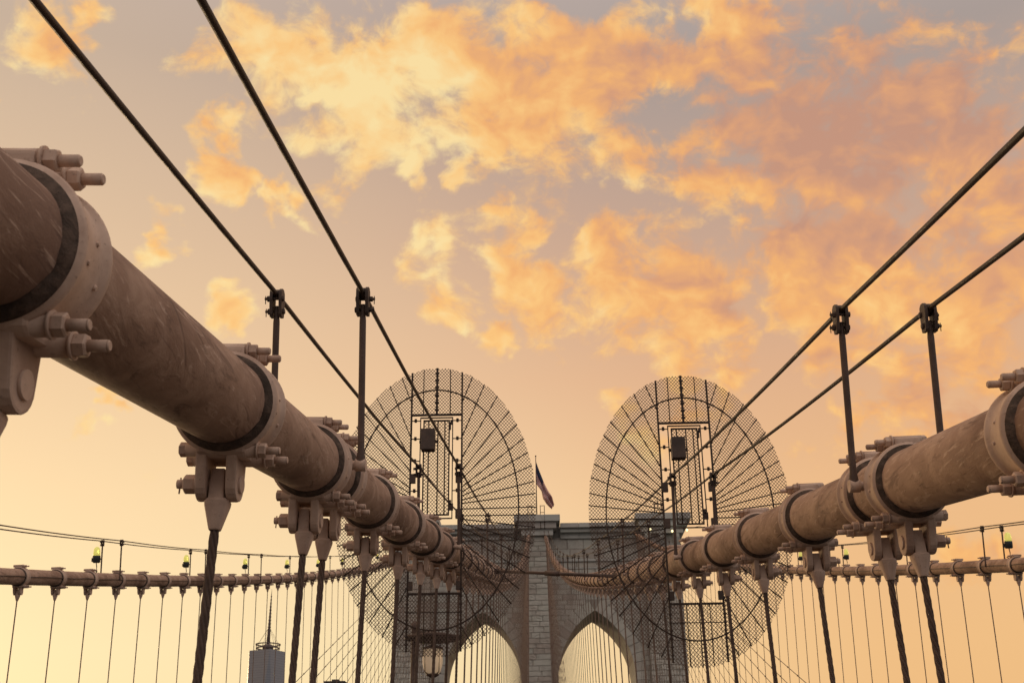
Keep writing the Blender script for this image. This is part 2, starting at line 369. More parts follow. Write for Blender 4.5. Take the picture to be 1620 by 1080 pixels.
# ------------------------------------------------------------------ cable band, local: y along the cable, z up, x to the right. inner side = +x (mirrored for the right cables)
RC = .194
def collar_mesh(seg, s):
    """collar with a ragged bead of sealant at its near end"""
    prof = [(RC-.006, -.040), (RC+.006, -.036), (RC+.022, -.022), (RC+.030, -.014), (RC+.030, -.010), (.236, -.006), (.242, .008), (.240, .020), (.231, .030), (.228, .10), (.225, .172), (.235, .180), (.240, .194), (.236, .206), (.208, .222), (RC-.004, .236)]
    mis = [1, 1, 1, 1, 0, 0, 0, 0, 0, 0, 0, 0, 0, 0, 0]
    mb = MB().lathe(prof, Matrix.Rotation(-math.pi/2, 4, 'X'), seg, 0, False, True, mis)
    rj = random.Random(5+s); nv = len(mb.v)
    if seg > 30:
        for a_, y_ in ((.15, .11), (-.35, .15), (.6, .06), (-.15, .06), (2.9, .1), (3.3, .13)):
            d_ = Vector((math.cos(a_), 0, math.sin(a_))); mb.rod(d_*.222+Vector((0, y_, 0)), d_*.2345+Vector((0, y_, 0)), .0095, 8, 0, .007)
    ph = [rj.random()*6.3 for _ in range(5)]
    for j in range(4):
        for i in range(seg):
            x, y, z = mb.v[j*seg+i]; a_ = 2*math.pi*i/seg
            w = sum(math.sin((3+4*k)*a_+ph[k])/(k+1.5) for k in range(5))
            low_ = max(0., -z/.22)
            y += .010*w*(1-j*.28)-(.030*low_**2 if j < 2 else 0); k2 = 1+.010*math.sin(9*a_+ph[1])*(j in (1, 2))+.012*low_*(j == 2)
            mb.v[j*seg+i] = (x*k2, y, z*k2)
    return mb
def hexa(mb, c, d, r, h, mi=0, rot=.3):
    M = Matrix.Translation(Vector(c)) @ Vector(d).to_track_quat('Z', 'Y').to_matrix().to_4x4() @ Matrix.Rotation(rot, 4, 'Z')
    mb.lathe([(r*.93, 0), (r, h*.1), (r, h*.88), (r*.86, h)], M, 6, mi, True, False)
def bolt_mb(s, x0, x1, z, y, tail=.055):
    """sleeve from outer side to inner side, nut and washer and threaded end on the inner (s) side, head outside"""
    mb = MB()
    mb.rod((-s*x0, y, z), (s*x1, y, z), .034, 14)
    mb.rod((s*x1, y, z), (s*(x1+.008), y, z), .041, 16)
    hexa(mb, (s*(x1+.008), y, z), (s, 0, 0), .034, .036, 0, random.random())
    mb.rod((s*(x1+.044), y, z), (s*(x1+.044+tail), y, z), .0175, 12)
    mb.rod((s*(x1+.044+tail), y, z), (s*(x1+.050+tail), y, z), .0175, 12, 0, .013)
    hexa(mb, (-s*x0, y, z), (-s, 0, 0), .034, .030, 0, random.random())
    return mb
def rounded(cx, cz, r, top, w, n=10):
    """clevis outline in (y,z): straight sides from the collar, round at the bottom"""
    pts = [(cx-w, top), (cx-r, cz)]
    for i in range(1, n): a = math.pi+math.pi*i/n; pts.append((cx+r*math.cos(a), cz+r*math.sin(a)))
    return pts+[(cx+r, cz), (cx+w, top)]
YC = .10; PINZ = -.360; CO = -.022      # clevis hangs a little to the outer side
BM = {}
for s in (1, -1):
    BM[s, 'collar'] = collar_mesh(56, s).mesh('collar', [M_band, M_seal])
    mb = MB(); mb.prism([(-.005, .20), (.215, .20), (.20, .262), (.17, .278), (.04, .278), (.005, .266)], 0, -.085, .075) if s > 0 else mb.prism([(-.005, .20), (.215, .20), (.20, .262), (.17, .278), (.04, .278), (.005, .266)], 0, -.075, .085)
    BM[s, 'top_lug'] = mb.mesh('top_lug', M_band, .012)
    mb = MB(); mb.prism([(-.012, -.15), (.218, -.15), (.215, -.225), (.19, -.250), (.02, -.250), (-.008, -.225)], 0, -.112, .112)
    BM[s, 'bottom_lug'] = mb.mesh('bottom_lug', M_band, .014)
    for q in (-1, 1):
        mb = MB(); mb.prism(rounded(YC, PINZ, .080, -.20, .10), 0, q*.044+s*CO, q*.094+s*CO)
        BM[s, 'clevis', q] = mb.mesh('clevis_plate', M_band, .010)
    for i, (x0, x1, z, y) in enumerate(((.10, .080, .250, .045), (.10, .105, .238, .150), (.165, .155, -.212, .035), (.165, .165, -.238, .160))):
        BM[s, 'bolt', i] = bolt_mb(s, x0, x1, z, y).mesh('bolt', M_band)
    # simple, joined bands for the distance
    mb = collar_mesh(20, s)
    mb.span((-.085, 0, .20), (.085, .21, .285)); mb.span((-.112, -.01, -.15), (.112, .215, -.25))
    for q in (-1, 1): mb.prism(rounded(YC, PINZ, .080, -.20, .10, 5), 0, q*.044+s*CO, q*.094+s*CO)
    for (x1, z, y) in ((.085, .262, .045), (.105, .25, .15), (.17, -.222, .035), (.175, -.246, .16)):
        mb.rod((-s*.13, y, z), (s*(x1+.03), y, z), .034, 6); mb.rod((s*x1, y, z), (s*(x1+.1), y, z), .018, 5)
    BM[s, 'far'] = mb.mesh('cable_band', [M_band, M_seal])
# suspender: pin, socket and twisted rope; local z up, origin at the pin
def socket_mesh(seg=4):
    mb = MB()
    tong = [(-.034, .065), (.026, .065), (.030, .0), (.034, -.08), (-.036, -.08), (-.037, .0)]
    mb.prism(tong, 1, -.045, .045)
    rings = [(.048, .044, -.070), (.057, .052, -.084), (.056, .050, -.10), (.028, .028, -.205), (.026, .026, -.213)]
    n = 16; vs = []; fs = []
    for (a, b_, z) in rings:
        for i in range(n):
            th = 2*math.pi*i/n; c_, s_ = math.cos(th), math.sin(th); k = (abs(c_)**4+abs(s_)**4)**(-.25)
            vs.append((a*c_*k, b_*s_*k, z))
    for j in range(len(rings)-1):
        for i in range(n): fs.append((j*n+i, j*n+(i+1) % n, (j+1)*n+(i+1) % n, (j+1)*n+i))
    fs.append(tuple(reversed(range(n)))); fs.append(tuple(range((len(rings)-1)*n, len(rings)*n)))
    mb.add(vs, fs, 0, False)
    return mb
ME_socket = socket_mesh().mesh('socket', M_band, .006)
ME_pin = {}
for s in (1, -1):
    mb = MB(); mb.rod((-s*.125, 0, 0), (s*.092, 0, 0), .032, 16); mb.rod((s*.088, 0, 0), (s*.103, 0, 0), .041, 20)
    mb.rod((-s*.100, 0, 0), (-s*.108, 0, 0), .046, 16); hexa(mb, (-s*.108, 0, 0), (-s, 0, 0), .044, .055); mb.rod((-s*.163, 0, 0), (-s*.195, 0, 0), .021, 10)
    mb.rod((-s*.182, 0, .03), (-s*.182, 0, -.045), .004, 5)
    ME_pin[s] = mb.mesh('pin', M_band)
def rope_mesh(L, r, near):
    if near: return MB().tube([(0, 0, -.205-i*.03) for i in range(int(L/.03))], r, 36, 0, 6, 15., .45).mesh('rope', M_rope)
    return MB().tube([(0, 0, -.205), (0, 0, -.205-L)], r, 6).mesh('rope', M_rope)
ROPES = {}
ORD = ['first', 'second', 'third', 'fourth', 'fifth', 'sixth', 'seventh', 'eighth', 'ninth', 'tenth', 'eleventh', 'twelfth', 'thirteenth', 'fourteenth', 'fifteenth', 'sixteenth', 'seventeenth', 'eighteenth', 'nineteenth', 'twentieth']
ORD += ['twenty-'+w for w in ORD[:9]]+['thirtieth']

def suspender(cab, y, s, lean, label, group, near, thin=False):
    """hangs from the clevis of the band at y"""
    M = orient(cab.P(y), cab.T(y), lean)
    pin = M @ Vector((s*CO, YC, PINZ))
    root = thing('suspender', pin, label, 'suspender rope', group)
    z = Vector((lean, 0, 1)).normalized()
    yv = Vector((0, 1, 0)); x = yv.cross(z).normalized(); yv = z.cross(x)
    MS = Matrix(((x.x, yv.x, z.x, pin.x), (x.y, yv.y, z.y, pin.y), (x.z, yv.z, z.z, pin.z), (0, 0, 0, 1)))
    L = round((pin.z-deck_z(y)-.2)*2)/2+.5
    fine = y > 45 and abs(cab.x0) < 5; key = (L, near, fine)
    if key not in ROPES: ROPES[key] = rope_mesh(L, .0188 if near else (.013 if fine else .0165), near)
    part('socket', ME_socket, root, MS); part('rope', ROPES[key], root, MS)
    if not thin: part('pin', ME_pin[s], root, MS)
    return root

def post_mesh():
    mb = MB()
    mb.lathe([(.032, -.02), (.032, .03), (.022, .09), (.022, .95), (.018, 1.0), (.018, 1.06)], None, 12)
    return mb.mesh('rod', M_post)
ME_post = post_mesh()
def clamp_mesh(s):
    mb = MB()
    for q in (-1, 1):
        mb.prism([(-.040, 1.00), (-.030, .985), (.030, .985), (.040, 1.00), (.052, 1.10), (.046, 1.155), (.02, 1.175), (-.02, 1.175), (-.046, 1.155), (-.052, 1.10)], 0, q*.020, q*.040)
    mb.rod((-.020, 0, 1.14), (.020, 0, 1.14), .034, 10)
    for z, y in ((1.025, 0), (1.105, .028)):
        mb.rod((-.052, y, z), (.075, y, z), .010, 8); hexa(mb, (.040, y, z), (1, 0, 0), .020, .020); hexa(mb, (-.040, y, z), (-1, 0, 0), .020, .014)
        mb.rod((.070, y, z+.02), (.070, y, z-.035), .003, 4)
    return mb.mesh('clamp', M_dark)
ME_clamp = clamp_mesh(1)
mb = MB(); mb.rod((0, 0, 0), (-.085, 0, 0), .030, 12); mb.rod((.034, 0, 0), (-.034, 0, 0), .040, 14)
ME_stub = mb.mesh('pin_stub', M_band)

POST_Y = [7.16+9.08*i for i in range(-2, 17)]
def hand_rope(cab, side, label, group, ystart, lean):
    """side: -1 left rope, +1 right rope of the pair above a cable"""
    root = thing('hand_rope', cab.P(max(ystart, 0)), label, 'hand rope', group)
    pts = []
    ys = along(ystart, YEND, near=.4)
    for y in ys:
        M = orient(cab.P(y), cab.T(y)); k = ((y-7.16) % 9.08)/9.08
        pts.append(M @ Vector((side*.285, 0, 1.14-.10*k*(1-k))))
    part('rope', MB().tube(pts, .0162, 8).mesh('rope', M_rope2), root)
    for y in POST_Y:
        if y < ystart or y > YEND-4: continue
        M = orient(cab.P(y), cab.T(y)) @ Matrix.Translation(Vector((side*.285, 0, 0)))
        p = part('stanchion', ME_post, root, M)
        part('clamp', ME_clamp, p, M @ (Matrix.Identity(4) if side > 0 else Matrix.Rotation(math.pi, 4, 'Z')))
        if abs(cab.x0) < 5: part('pin_stub', ME_stub, p, M @ (Matrix.Identity(4) if side > 0 else Matrix.Rotation(math.pi, 4, 'Z')))
    return root
M_rope2 = paint('hand_rope_wire', (.050, .034, .027), (.07, .048, .037), (.035, .025, .02), .55, 9., .05, .3, None, 12.)

def main_cable(cab, s, label, group, phase, ystart, nearmax, ymin):
    root = thing('main_cable', cab.P(0), label, 'cable', group)
    pts = [cab.P(y) for y in along(ystart, YEND+1.5)]
    part('wrapped_cable', MB().tube(pts, RC, 48 if nearmax else 24).mesh('wrapped_cable', M_cable), root)
    lean = .03*s if nearmax else -.03*s
    bands = []
    n = -3
    while True:
        for nn in ((2.87, 3.16) if (n == 3 and nearmax) else (n,)):
            y = Y4+(nn-4+phase)*STEP-YC
            if y < ymin or y > YEND-2: continue
            bands.append((nn, y)); M = orient(cab.P(y), cab.T(y), lean)
            if nearmax and nn <= nearmax:
                c = part('cable_band', BM[s, 'collar'], root, M)
                part('top_lug', BM[s, 'top_lug'], c, M); part('bottom_lug', BM[s, 'bottom_lug'], c, M)
                for q in (-1, 1): part('clevis_plate', BM[s, 'clevis', q], c, M)
                for i in range(4): part('bolt', BM[s, 'bolt', i], c, M)
            else: part('cable_band', BM[s, 'far'], root, M)
        n += 1
        if Y4+(n-4)*STEP > YEND: break
    return root, bands, lean

def num(i): return ORD[i] if i < len(ORD) else None
# inner cables: camera stands between them
for cab, s, side, ymin in ((IL, 1, 'left', -9.), (IR, -1, 'right', -9.)):
    root, bands, lean = main_cable(cab, s, f'massive brown wrapped main cable with bolted collars in the {side} foreground', 'main cables', 0, -14, 13, ymin)
    i = 0
    for n, y in bands:
        if n < (1 if side == 'left' else 2): continue
        nl = num(i)
        if i == 0: lab = f'twisted suspender rope nearest the camera, cut by the {side} picture edge'
        elif nl: lab = f'twisted suspender rope, {nl} from the near end of the {side} foreground cable'
        else: lab = f'thin far suspender rope of the {side} foreground cable in front of the stone tower'
        suspender(cab, y, s, lean*.85, lab, f'suspender ropes of the {side} foreground cable', n < 10, n > 16)
        i += 1
    for q, w in ((-1, 'left'), (1, 'right')):
        hand_rope(cab, q, f'steel hand rope on stanchions, {w} one of the pair above the {side} foreground cable', 'hand ropes', -13, lean)
# outer cables
for cab, s, side, ph, pre in ((OLc, 1, 'left', .27, 'far left'), (ORc, -1, 'right', .34, 'far right')):
    root, bands, lean = main_cable(cab, s, f'slim looking outer main cable crossing the sky at the {pre}', 'main cables', ph, 8, None, 20)
    i = 0
    for n, y in bands:
        if y < 27.5: continue
        nl = num(i)
        lab = f'thin suspender rope, {nl} from the {side} picture edge under the outer {side} cable' if nl else f'thin far suspender rope of the outer {side} cable near the tower'
        suspender(cab, y, s, lean*.95, lab, f'suspender ropes of the outer {side} cable', False, True); i += 1
    for q, w in ((-1, 'left'), (1, 'right')):
        hand_rope(cab, q, f'thin hand rope on stanchions, {w} one of the pair above the outer {side} cable', 'hand ropes', 12, 0)
    # power line along the inner flank
    pts = []
    for y in along(14, 120, near=.6):
        k = ((y*.437) % 1); pts.append(orient(cab.P(y), cab.T(y)) @ Vector((s*.215, 0, .02-.10*(k*(1-k)))))
    single('power_line', MB().tube(pts, .012, 6).mesh('power_line', M_dark), None, f'thin black power line strung along the outer {side} cable', 'wire')
    # necklace lamps beside the outer stanchions
    for i, y in enumerate([p for p in POST_Y if 28 < p < 100]):
        M = orient(cab.P(y), cab.T(y)) @ Matrix.Translation(Vector((-s*.285, 0, -.10))) @ Matrix.Diagonal((1.2, 1.2, 1.2, 1))
        wv_ = ('outermost', 'second', 'third', 'fourth', 'fifth', 'sixth', 'seventh', 'eighth', 'ninth', 'tenth')[i]
        root = thing('necklace_lamp', M @ Vector((0, 0, .2)), f'yellow domed lamp above the outer {side} cable, {wv_} counted from the {side} picture edge', 'lamp', 'yellow lamps on the outer cables')
        o = -s*.13
        mb = MB(); mb.lathe([(.070, .50), (.095, .52), (.095, .66), (.085, .68)], Matrix.Translation(Vector((o, 0, 0))), 14); mb.span((o, -.02, .58), (0, .02, .61))
        mb.span((o-.11, -.04, .53), (o-.09, .04, .62))
        part('housing', mb.mesh('housing', M_house), root, M)
        part('globe', MB().lathe([(.083, .68), (.085, .74), (.078, .81), (.06, .86), (.03, .89), (.004, .895)], Matrix.Translation(Vector((o, 0, 0))), 16).mesh('globe', M_globe), root, M)
        pts = [Vector((o+.02*math.sin(a*3), 0, .5-.25*a)) for a in (0, .4, .8, 1)]
        for a in range(0, 15): th = R_(120-a*24); pts.append(Vector((o-.02+.10*math.cos(th)*s*-1, .02, .20+.11*math.sin(th))))
        part('wire', MB().tube(pts, .012, 5).mesh('wire', M_dark), root, M)

# ------------------------------------------------------------------ spreader strut between the two inner cables
yS = 31.0; a = IL.P(yS)+Vector((.15, 0, .05)); b_ = IR.P(yS-2.2)+Vector((-.15, 0, .02))
root = thing('spreader_strut', (a+b_)/2, 'horizontal brown steel strut tying the two foreground cables together', 'strut')
m1 = a.lerp(b_, .5)
part('rod', MB().rod(a, b_, .042, 12).mesh('rod', M_post), root)
part('coupling', MB().rod(a.lerp(b_, .44), a.lerp(b_, .55), .065, 12).mesh('coupling', M_post), root)
for c_ in (a, b_): part('end_collar', MB().rod(c_-(b_-a).normalized()*.08, c_+(b_-a).normalized()*.2, .075, 12).mesh('end_collar', M_post), root)

# ------------------------------------------------------------------ fan screens against climbing
def fan(cab, y, dx, side):
    ec, ea, eb = .615, 1.45, 2.125
    P = cab.P(y)+Vector((dx, 0, 0)); M = Matrix.Translation(P)
    root = thing('fan_screen', P, f'dark wire mesh fan screen with gate on the {side} foreground cable', 'screen', 'fan screens')
    facet = 26
    def inside_e(x, z):
        a_ = math.atan2((z-ec)/eb, x/ea); st = 2*math.pi/facet; k = (a_ % st)-st/2
        r = math.hypot(x/ea, (z-ec)/eb); return r*math.cos(k) < math.cos(st/2)*1.008
    def edge(x, sgn=1):
        v = 1-(x/ea)**2; return ec+sgn*eb*math.sqrt(max(v, 0))
    BX = .375; DX, D0, D1 = .245, .42, 1.96
    inside_m = lambda x, z: inside_e(x, z) and (abs(x) > BX or z > 2.0 or z < -.64) and math.hypot(x, z) > .24
    # mesh: two families of crossing wires
    def wires(inside, x0, x1, z0, z1, pitch=.036, w=.0074):
        mb = MB()
        for sg in (1, -1):
            dv = Vector((1, 0, sg*1.15)).normalized(); nv = Vector((-dv.z, 0, dv.x))
            cx, cz = (x0+x1)/2, (z0+z1)/2; H = math.hypot(x1-x0, z1-z0)/2
            k = -int(H/pitch)
            while k*pitch <= H:
                o = Vector((cx, 0, cz))+nv*(k*pitch); run = None; t_ = -H; stp = .012
                while t_ <= H+stp:
                    p = o+dv*t_; ok = x0 <= p.x <= x1 and z0 <= p.z <= z1 and inside(p.x, p.z) and t_ <= H
                    if ok and run is None: run = t_
                    if not ok and run is not None:
                        if t_-run > .02:
                            a_, b2 = o+dv*run, o+dv*(t_-stp); h_ = nv*(w/2); d_ = Vector((0, w*.5, 0))
                            mb.add([a_-h_, a_+h_, b2+h_, b2-h_, a_-h_+d_, a_+h_+d_, b2+h_+d_, b2-h_+d_], [(0, 1, 2, 3), (7, 6, 5, 4), (0, 4, 5, 1), (3, 2, 6, 7), (1, 5, 6, 2), (0, 3, 7, 4)])
                        run = None
                    t_ += stp
                k += 1
        return mb
    o = part('wire_mesh', wires(inside_m, -ea, ea, ec-eb, ec+eb).mesh('wire_mesh', M_mesh), root, M); o['kind'] = 'stuff'
    for s in (-1, 1):
        mb = MB(); mb.span((s*BX-.012, -.02, edge(BX, -1)), (s*BX+.012, .02, edge(BX)))
        z = 2.15
        while z < 2.6: z += .1
        for z in [edge(BX, -1)+.08+.11*i for i in range(8)]: mb.span((s*BX-.022, -.03, z), (s*BX+.022, -.015, z+.02))
        part('upright', mb.mesh('upright', M_fan), root, M)
    mb = MB(); mb.span((-.016, -.025, 2.0), (.016, .02, edge(0)))
    for i in range(6): mb.span((-.03, -.035, 2.06+i*.115), (.03, -.02, 2.085+i*.115))
    part('centre_bar', mb.mesh('centre_bar', M_fan), root, M)
    for s in (-1, 1): part('rod', MB().rod((s*.2, -.01, 2.0), (s*.2, -.01, edge(.2)), .008, 6).mesh('rod', M_fan), root, M)
    part('crossbar', MB().span((-BX, -.022, 1.985), (BX, .018, 2.01)).mesh('crossbar', M_fan), root, M)
    part('crossbar', MB().span((-BX, -.022, -.66), (BX, .018, -.635)).mesh('crossbar', M_fan), root, M)
    part('crossbar', MB().span((-BX, -.012, -.91), (BX, .012, -.90)).mesh('crossbar', M_fan), root, M)
    for x in (-.14, .03, .18): part('rod', MB().rod((x, -.01, -.65), (x, -.01, edge(x, -1)), .007, 6).mesh('rod', M_fan), root, M)
    starts = [2.18, 1.64, 1.32, 1.13, 1.0, .88, .81, .75, .69, .64, .56]
    ends = [(.54, 2.62), (.71, 2.46), (.90, 2.27), (1.065, 2.02), (1.18, 1.82), (1.275, 1.60), (1.34, 1.39), (1.40, 1.19), (1.42, .95), (1.43, .77), (1.44, .57)]
    for s in (-1, 1):
        for z, (ex, ez) in zip(starts, ends):
            rr = math.hypot(ex/ea, (ez-ec)/eb); ex2, ez2 = ex/rr, ec+(ez-ec)/rr
            part('rod', MB().rod((s*BX, -.01, z), (s*ex2, -.01, ez2), .0085, 6).mesh('rod', M_fan), root, M)
            if z > .6:
                z2 = 1.10-z
                part('rod', MB().rod((s*BX, -.01, z2), (s*ex2, -.01, 2*ec-ez2), .0085, 6).mesh('rod', M_fan), root, M)
    # inner arc
    for a0, a1 in ((-105, 285),):
        pts = []
        for i in range(0, 97):
            th = 2*math.pi*i/96; x, z = 1.2*math.cos(th), ec+1.77*math.sin(th); pts.append((x, -.018, z))
        part('arc', MB().tube(pts, .0115, 6).mesh('arc', M_fan), root, M)
    # gate
    g = part('gate', MB().span((-DX, -.015, D0), (-DX+.014, .015, D1)).span((DX-.014, -.015, D0), (DX, .015, D1)).span((-DX+.014, -.015, D1-.014), (DX-.014, .015, D1)).span((-DX+.014, -.015, D0), (DX-.014, .015, D0+.014)).mesh('gate', M_fan), root, M)
    ix, i0, i1 = DX-.048, D0+.05, D1-.045
    part('leaf_frame', MB().span((-ix, -.02, i0), (-ix+.018, .012, i1)).span((ix-.018, -.02, i0), (ix, .012, i1)).span((-ix, -.021, i1-.018), (ix, .013, i1)).span((-ix, -.021, i0), (ix, .013, i0+.018)).mesh('leaf_frame', M_fan), g, M)
    for x in (-.115, .02, .125): part('bar', MB().rod((x, -.012, i0), (x, -.012, i1), .009, 6).mesh('bar', M_fan), g, M)
    q = part('leaf_mesh', wires(lambda x, z: True, -ix, ix, i0, i1).mesh('leaf_mesh', M_mesh), g, M); q['kind'] = 'stuff'
    part('hinge', MB().span((DX-.06, -.03, D0+.12), (DX+.01, .0, D0+.22)).span((DX-.045, -.03, D0+.2), (DX-.02, .0, D0+.27)).mesh('hinge', M_fan), g, M)
    part('hinge', MB().span((DX-.06, -.03, D1-.2), (DX-.03, .0, D1-.09)).span((DX-.04, -.03, D1-.12), (DX-.01, .0, D1-.05)).mesh('hinge', M_fan), g, M)
    part('lock_box', MB().span((-.215, -.16, 1.42), (-.015, .0, 1.74)).mesh('lock_box', M_dark, .008), root, M)
    part('lock_shaft', MB().span((-.25, -.03, 1.555), (.03, -.005, 1.60)).mesh('lock_shaft', M_fan), root, M)
    for s in (-1, 1):
        for z in (.83, 1.28, 1.62, 1.9):
            mb = MB(); mb.span((s*BX, -.012, z), (s*DX, .004, z+.012)); mb.rod((s*.31, -.02, z-.02), (s*.31, -.02, z+.03), .02, 6)
            part('latch', mb.mesh('latch', M_fan), root, M)
        for z in (.42, .95): part('box', MB().span((s*.335-.045, -.06, z), (s*.335+.04, .01, z+.13)).mesh('box', M_dark), root, M)
        part('box', MB().span((s*.335-.03, -.05, -.60), (s*.335+.03, .0, -.48)).mesh('box', M_dark), root, M)
fan(IL, 16.42, -.07, 'left'); fan(IR, 16.42, -.02, 'right')

# ------------------------------------------------------------------ stone tower
tower = thing('bridge_tower', (C0, D+6, 0), 'grey stone bridge tower with two pointed arches and a flag on top', 'tower')
TZ = lambda h: Z0+h
YW, YP, YB = D+.6, D-.6, D+10.2            # recessed wall, pier fronts, back
AX, AR, AW, SPR = 7.62, 10.3, 5.15, 19.43  # arch centre, radius, half width, spring line
def arch_pts(cx, n=14, grow=0.):
    """opening outline from the left foot over the apex to the right foot (x,h)"""
    R = AR+grow; pts = []
    h_ap = math.sqrt(R*R-(AR-AW)**2); a1 = math.atan2(h_ap, -(AR-AW))
    for i in range(n+1):
        a_ = math.pi+(a1-math.pi)*i/n
        pts.append((cx+(AR-AW)+R*math.cos(a_), SPR+R*math.sin(a_)))
    return pts+[(2*cx-x, h) for x, h in reversed(pts[:-1])]
def arch_half(h):
    """half opening at height h"""
    if h <= SPR: return AW
    v = AR*AR-(h-SPR)**2
    return max(0, math.sqrt(v)-(AR-AW)) if v > (AR-AW)**2 else 0
def ring_half(h, g=1.55):
    if h <= SPR: return AW+g
    v = (AR+g)**2-(h-SPR)**2
    return max(0, math.sqrt(max(v, 0))-(AR-AW)) if v > (AR-AW)**2 else 0
BOT = -Z0
# core wall with arch holes, as column strips so that each face is planar
mb = MB(); mcore = M_joint
for s in (-1, 1):
    ap = arch_pts(s*AX, 14)
    for (x0, h0), (x1, h1) in zip(ap[:-1], ap[1:]):         # above the opening: front and back walls and soffit
        a3, b3 = (x0+C0, TZ(h0)), (x1+C0, TZ(h1)); top = TZ(38.4)
        for Y in (YW, YB): mb.add([(a3[0], Y, a3[1]), (b3[0], Y, b3[1]), (b3[0], Y, top), (a3[0], Y, top)], [(0, 1, 2, 3)])
        mb.add([(a3[0], YW, a3[1]), (b3[0], YW, b3[1]), (b3[0], YB, b3[1]), (a3[0], YB, a3[1])], [(0, 1, 2, 3)], 1)
    for xx in (s*AX-AW, s*AX+AW):                            # jambs
        mb.add([(xx+C0, YW, 0), (xx+C0, YB, 0), (xx+C0, YB, TZ(SPR)), (xx+C0, YW, TZ(SPR))], [(0, 1, 2, 3)], 1)
for x0, x1 in ((-19.3, -AX-AW), (-AX+AW, AX-AW), (AX+AW, 19.3)):
    for Y in (YW, YB): mb.add([(x0+C0, Y, 0), (x1+C0, Y, 0), (x1+C0, Y, TZ(38.4)), (x0+C0, Y, TZ(38.4))], [(0, 1, 2, 3)])
for xx in (-19.3, 19.3): mb.add([(xx+C0, YW, 0), (xx+C0, YB, 0), (xx+C0, YB, TZ(38.4)), (xx+C0, YW, TZ(38.4))], [(0, 1, 2, 3)])
part('core_wall', mb.mesh('core_wall', [M_joint, M_stone]), tower)
for nm, x0, x1, top in (('centre_pier', -1.52, 1.52, 38.4), ('outer_pier', -19.5, -14.8, 36.6), ('outer_pier', 14.8, 19.5, 36.6)):
    part(nm, MB().span((x0+C0, YP+.06, 0), (x1+C0, YB+1.2, TZ(top))).mesh(nm, M_joint), tower)
# blocks
def block_mesh(seed):
    rnd = random.Random(seed); n = 4; vs = []; fs = []; c = .035
    g = [0, c*1.2, .34, .66, 1-c*1.2, 1]; m = len(g)
    for j in range(m):
        for i in range(m):
            e = (i in (0, m-1)) or (j in (0, m-1))
            vs.append((g[i]-.5, 1. if e else -(rnd.random()*.9), g[j]-.5))
    for j in range(m-1):
        for i in range(m-1): fs.append((j*m+i, j*m+i+1, (j+1)*m+i+1, (j+1)*m+i))
    return vs, fs
BLK = [block_mesh(i) for i in range(6)]
BLKM = []
for v_, f_ in BLK: BLKM.append(MB().add(v_, f_).mesh('stone_block', M_stone))
cells = []     # (x0,x1,h0,h1,Y,depth)
rb = random.Random(3)
def courses(h0, h1, ch):
    h = h1
    while h > h0+.05:
        c = ch*rb.uniform(.86, 1.16); yield max(h-c, h0), h; h -= c
def fill(x0, x1, h0, h1, Y, bw, dep):
    x = x0
    first = True
    while x < x1-.02:
        w = bw*rb.uniform(.65, 1.35)*(.5 if first and rb.random() < .5 else 1); first = False
        if x1-(x+w) < bw*.4: w = x1-x
        cells.append((x, x+w, h0, h1, Y, dep*rb.uniform(.6, 1.5))); x += w
for h0, h1 in courses(12, 38.3, .70): fill(-1.6, 1.6, h0, h1, YP, 1.7, .055)
for s in (-1, 1):
    for h0, h1 in courses(12, 36.5, .72): fill(min(s*14.7, s*19.6), max(s*14.7, s*19.6), h0, h1, YP, 1.7, .06)
    for h0, h1 in courses(12, 34.0, .68):
        hm = (h0+h1)/2; rh = ring_half(hm)
        ax0, ax1 = 1.6, 14.7
        segs = [(ax0, ax1)] if rh <= 0 else [(ax0, AX-rh), (AX+rh, ax1)]
        for a_, b2 in segs:
            if b2-a_ > .2: fill(min(s*a_, s*b2), max(s*a_, s*b2), h0, h1, YW, 1.65, .04)
    for h0, h1 in ((34.25, 35.0), (35.42, 36.8), (36.8, 38.2)):
        fill(min(s*1.6, s*14.7), max(s*1.6, s*14.7), h0, h1, YW, 2.6, .02)
def show(c):           # the larger ones, high enough to be in the picture
    return (c[1]-c[0])*(c[3]-c[2]) if c[3] > 18 else 0
cells.sort(key=show, reverse=True)
rest = MB(); g_ = .022
for i, (x0, x1, h0, h1, Y, dep) in enumerate(cells):
    M = Matrix.Translation(Vector(((x0+x1)/2+C0, Y, TZ((h0+h1)/2)))) @ Matrix.Diagonal((x1-x0-g_*2, dep, h1-h0-g_*2, 1))
    k = rb.randrange(6)
    if i < 300: part('stone_block', BLKM[k], tower, M)
    else: rest.add([M @ Vector(v) for v in BLK[k][0]], BLK[k][1])
o = part('stone_facing', rest.mesh('stone_facing', M_stone), tower); o['kind'] = 'stuff'
# voussoirs round the arches
for s in (-1, 1):
    for q in (-1, 1):
        cxx = s*AX-q*(AR-AW)
        a_top = math.acos((AR-AW)/AR); n = 13; a_bot = -.35
        for i in range(n):
            a0 = a_bot+(a_top-a_bot)*i/n+.004; a1 = a_bot+(a_top-a_bot)*(i+1)/n-.004
            r0, r1 = AR+.0, AR+rb.uniform(1.35, 1.75)
            def pt(r, a_):
                if a_ < 0: x, h = r, SPR+AR*a_
                else: x, h = r*math.cos(a_), SPR+r*math.sin(a_)
                x = max(x, (AR-AW)+.012)
                return (cxx+q*x+C0, TZ(h))
            poly = [pt(r0, a0), pt(r1, a0), pt(r1, (a0+a1)/2), pt(r1, a1), pt(r0, a1), pt(r0, (a0+a1)/2)]
            me = MB().prism(poly, 1, YW-.05-rb.random()*.05, YW+.3).mesh('voussoir', M_stone, .03)
            part('voussoir', me, tower)
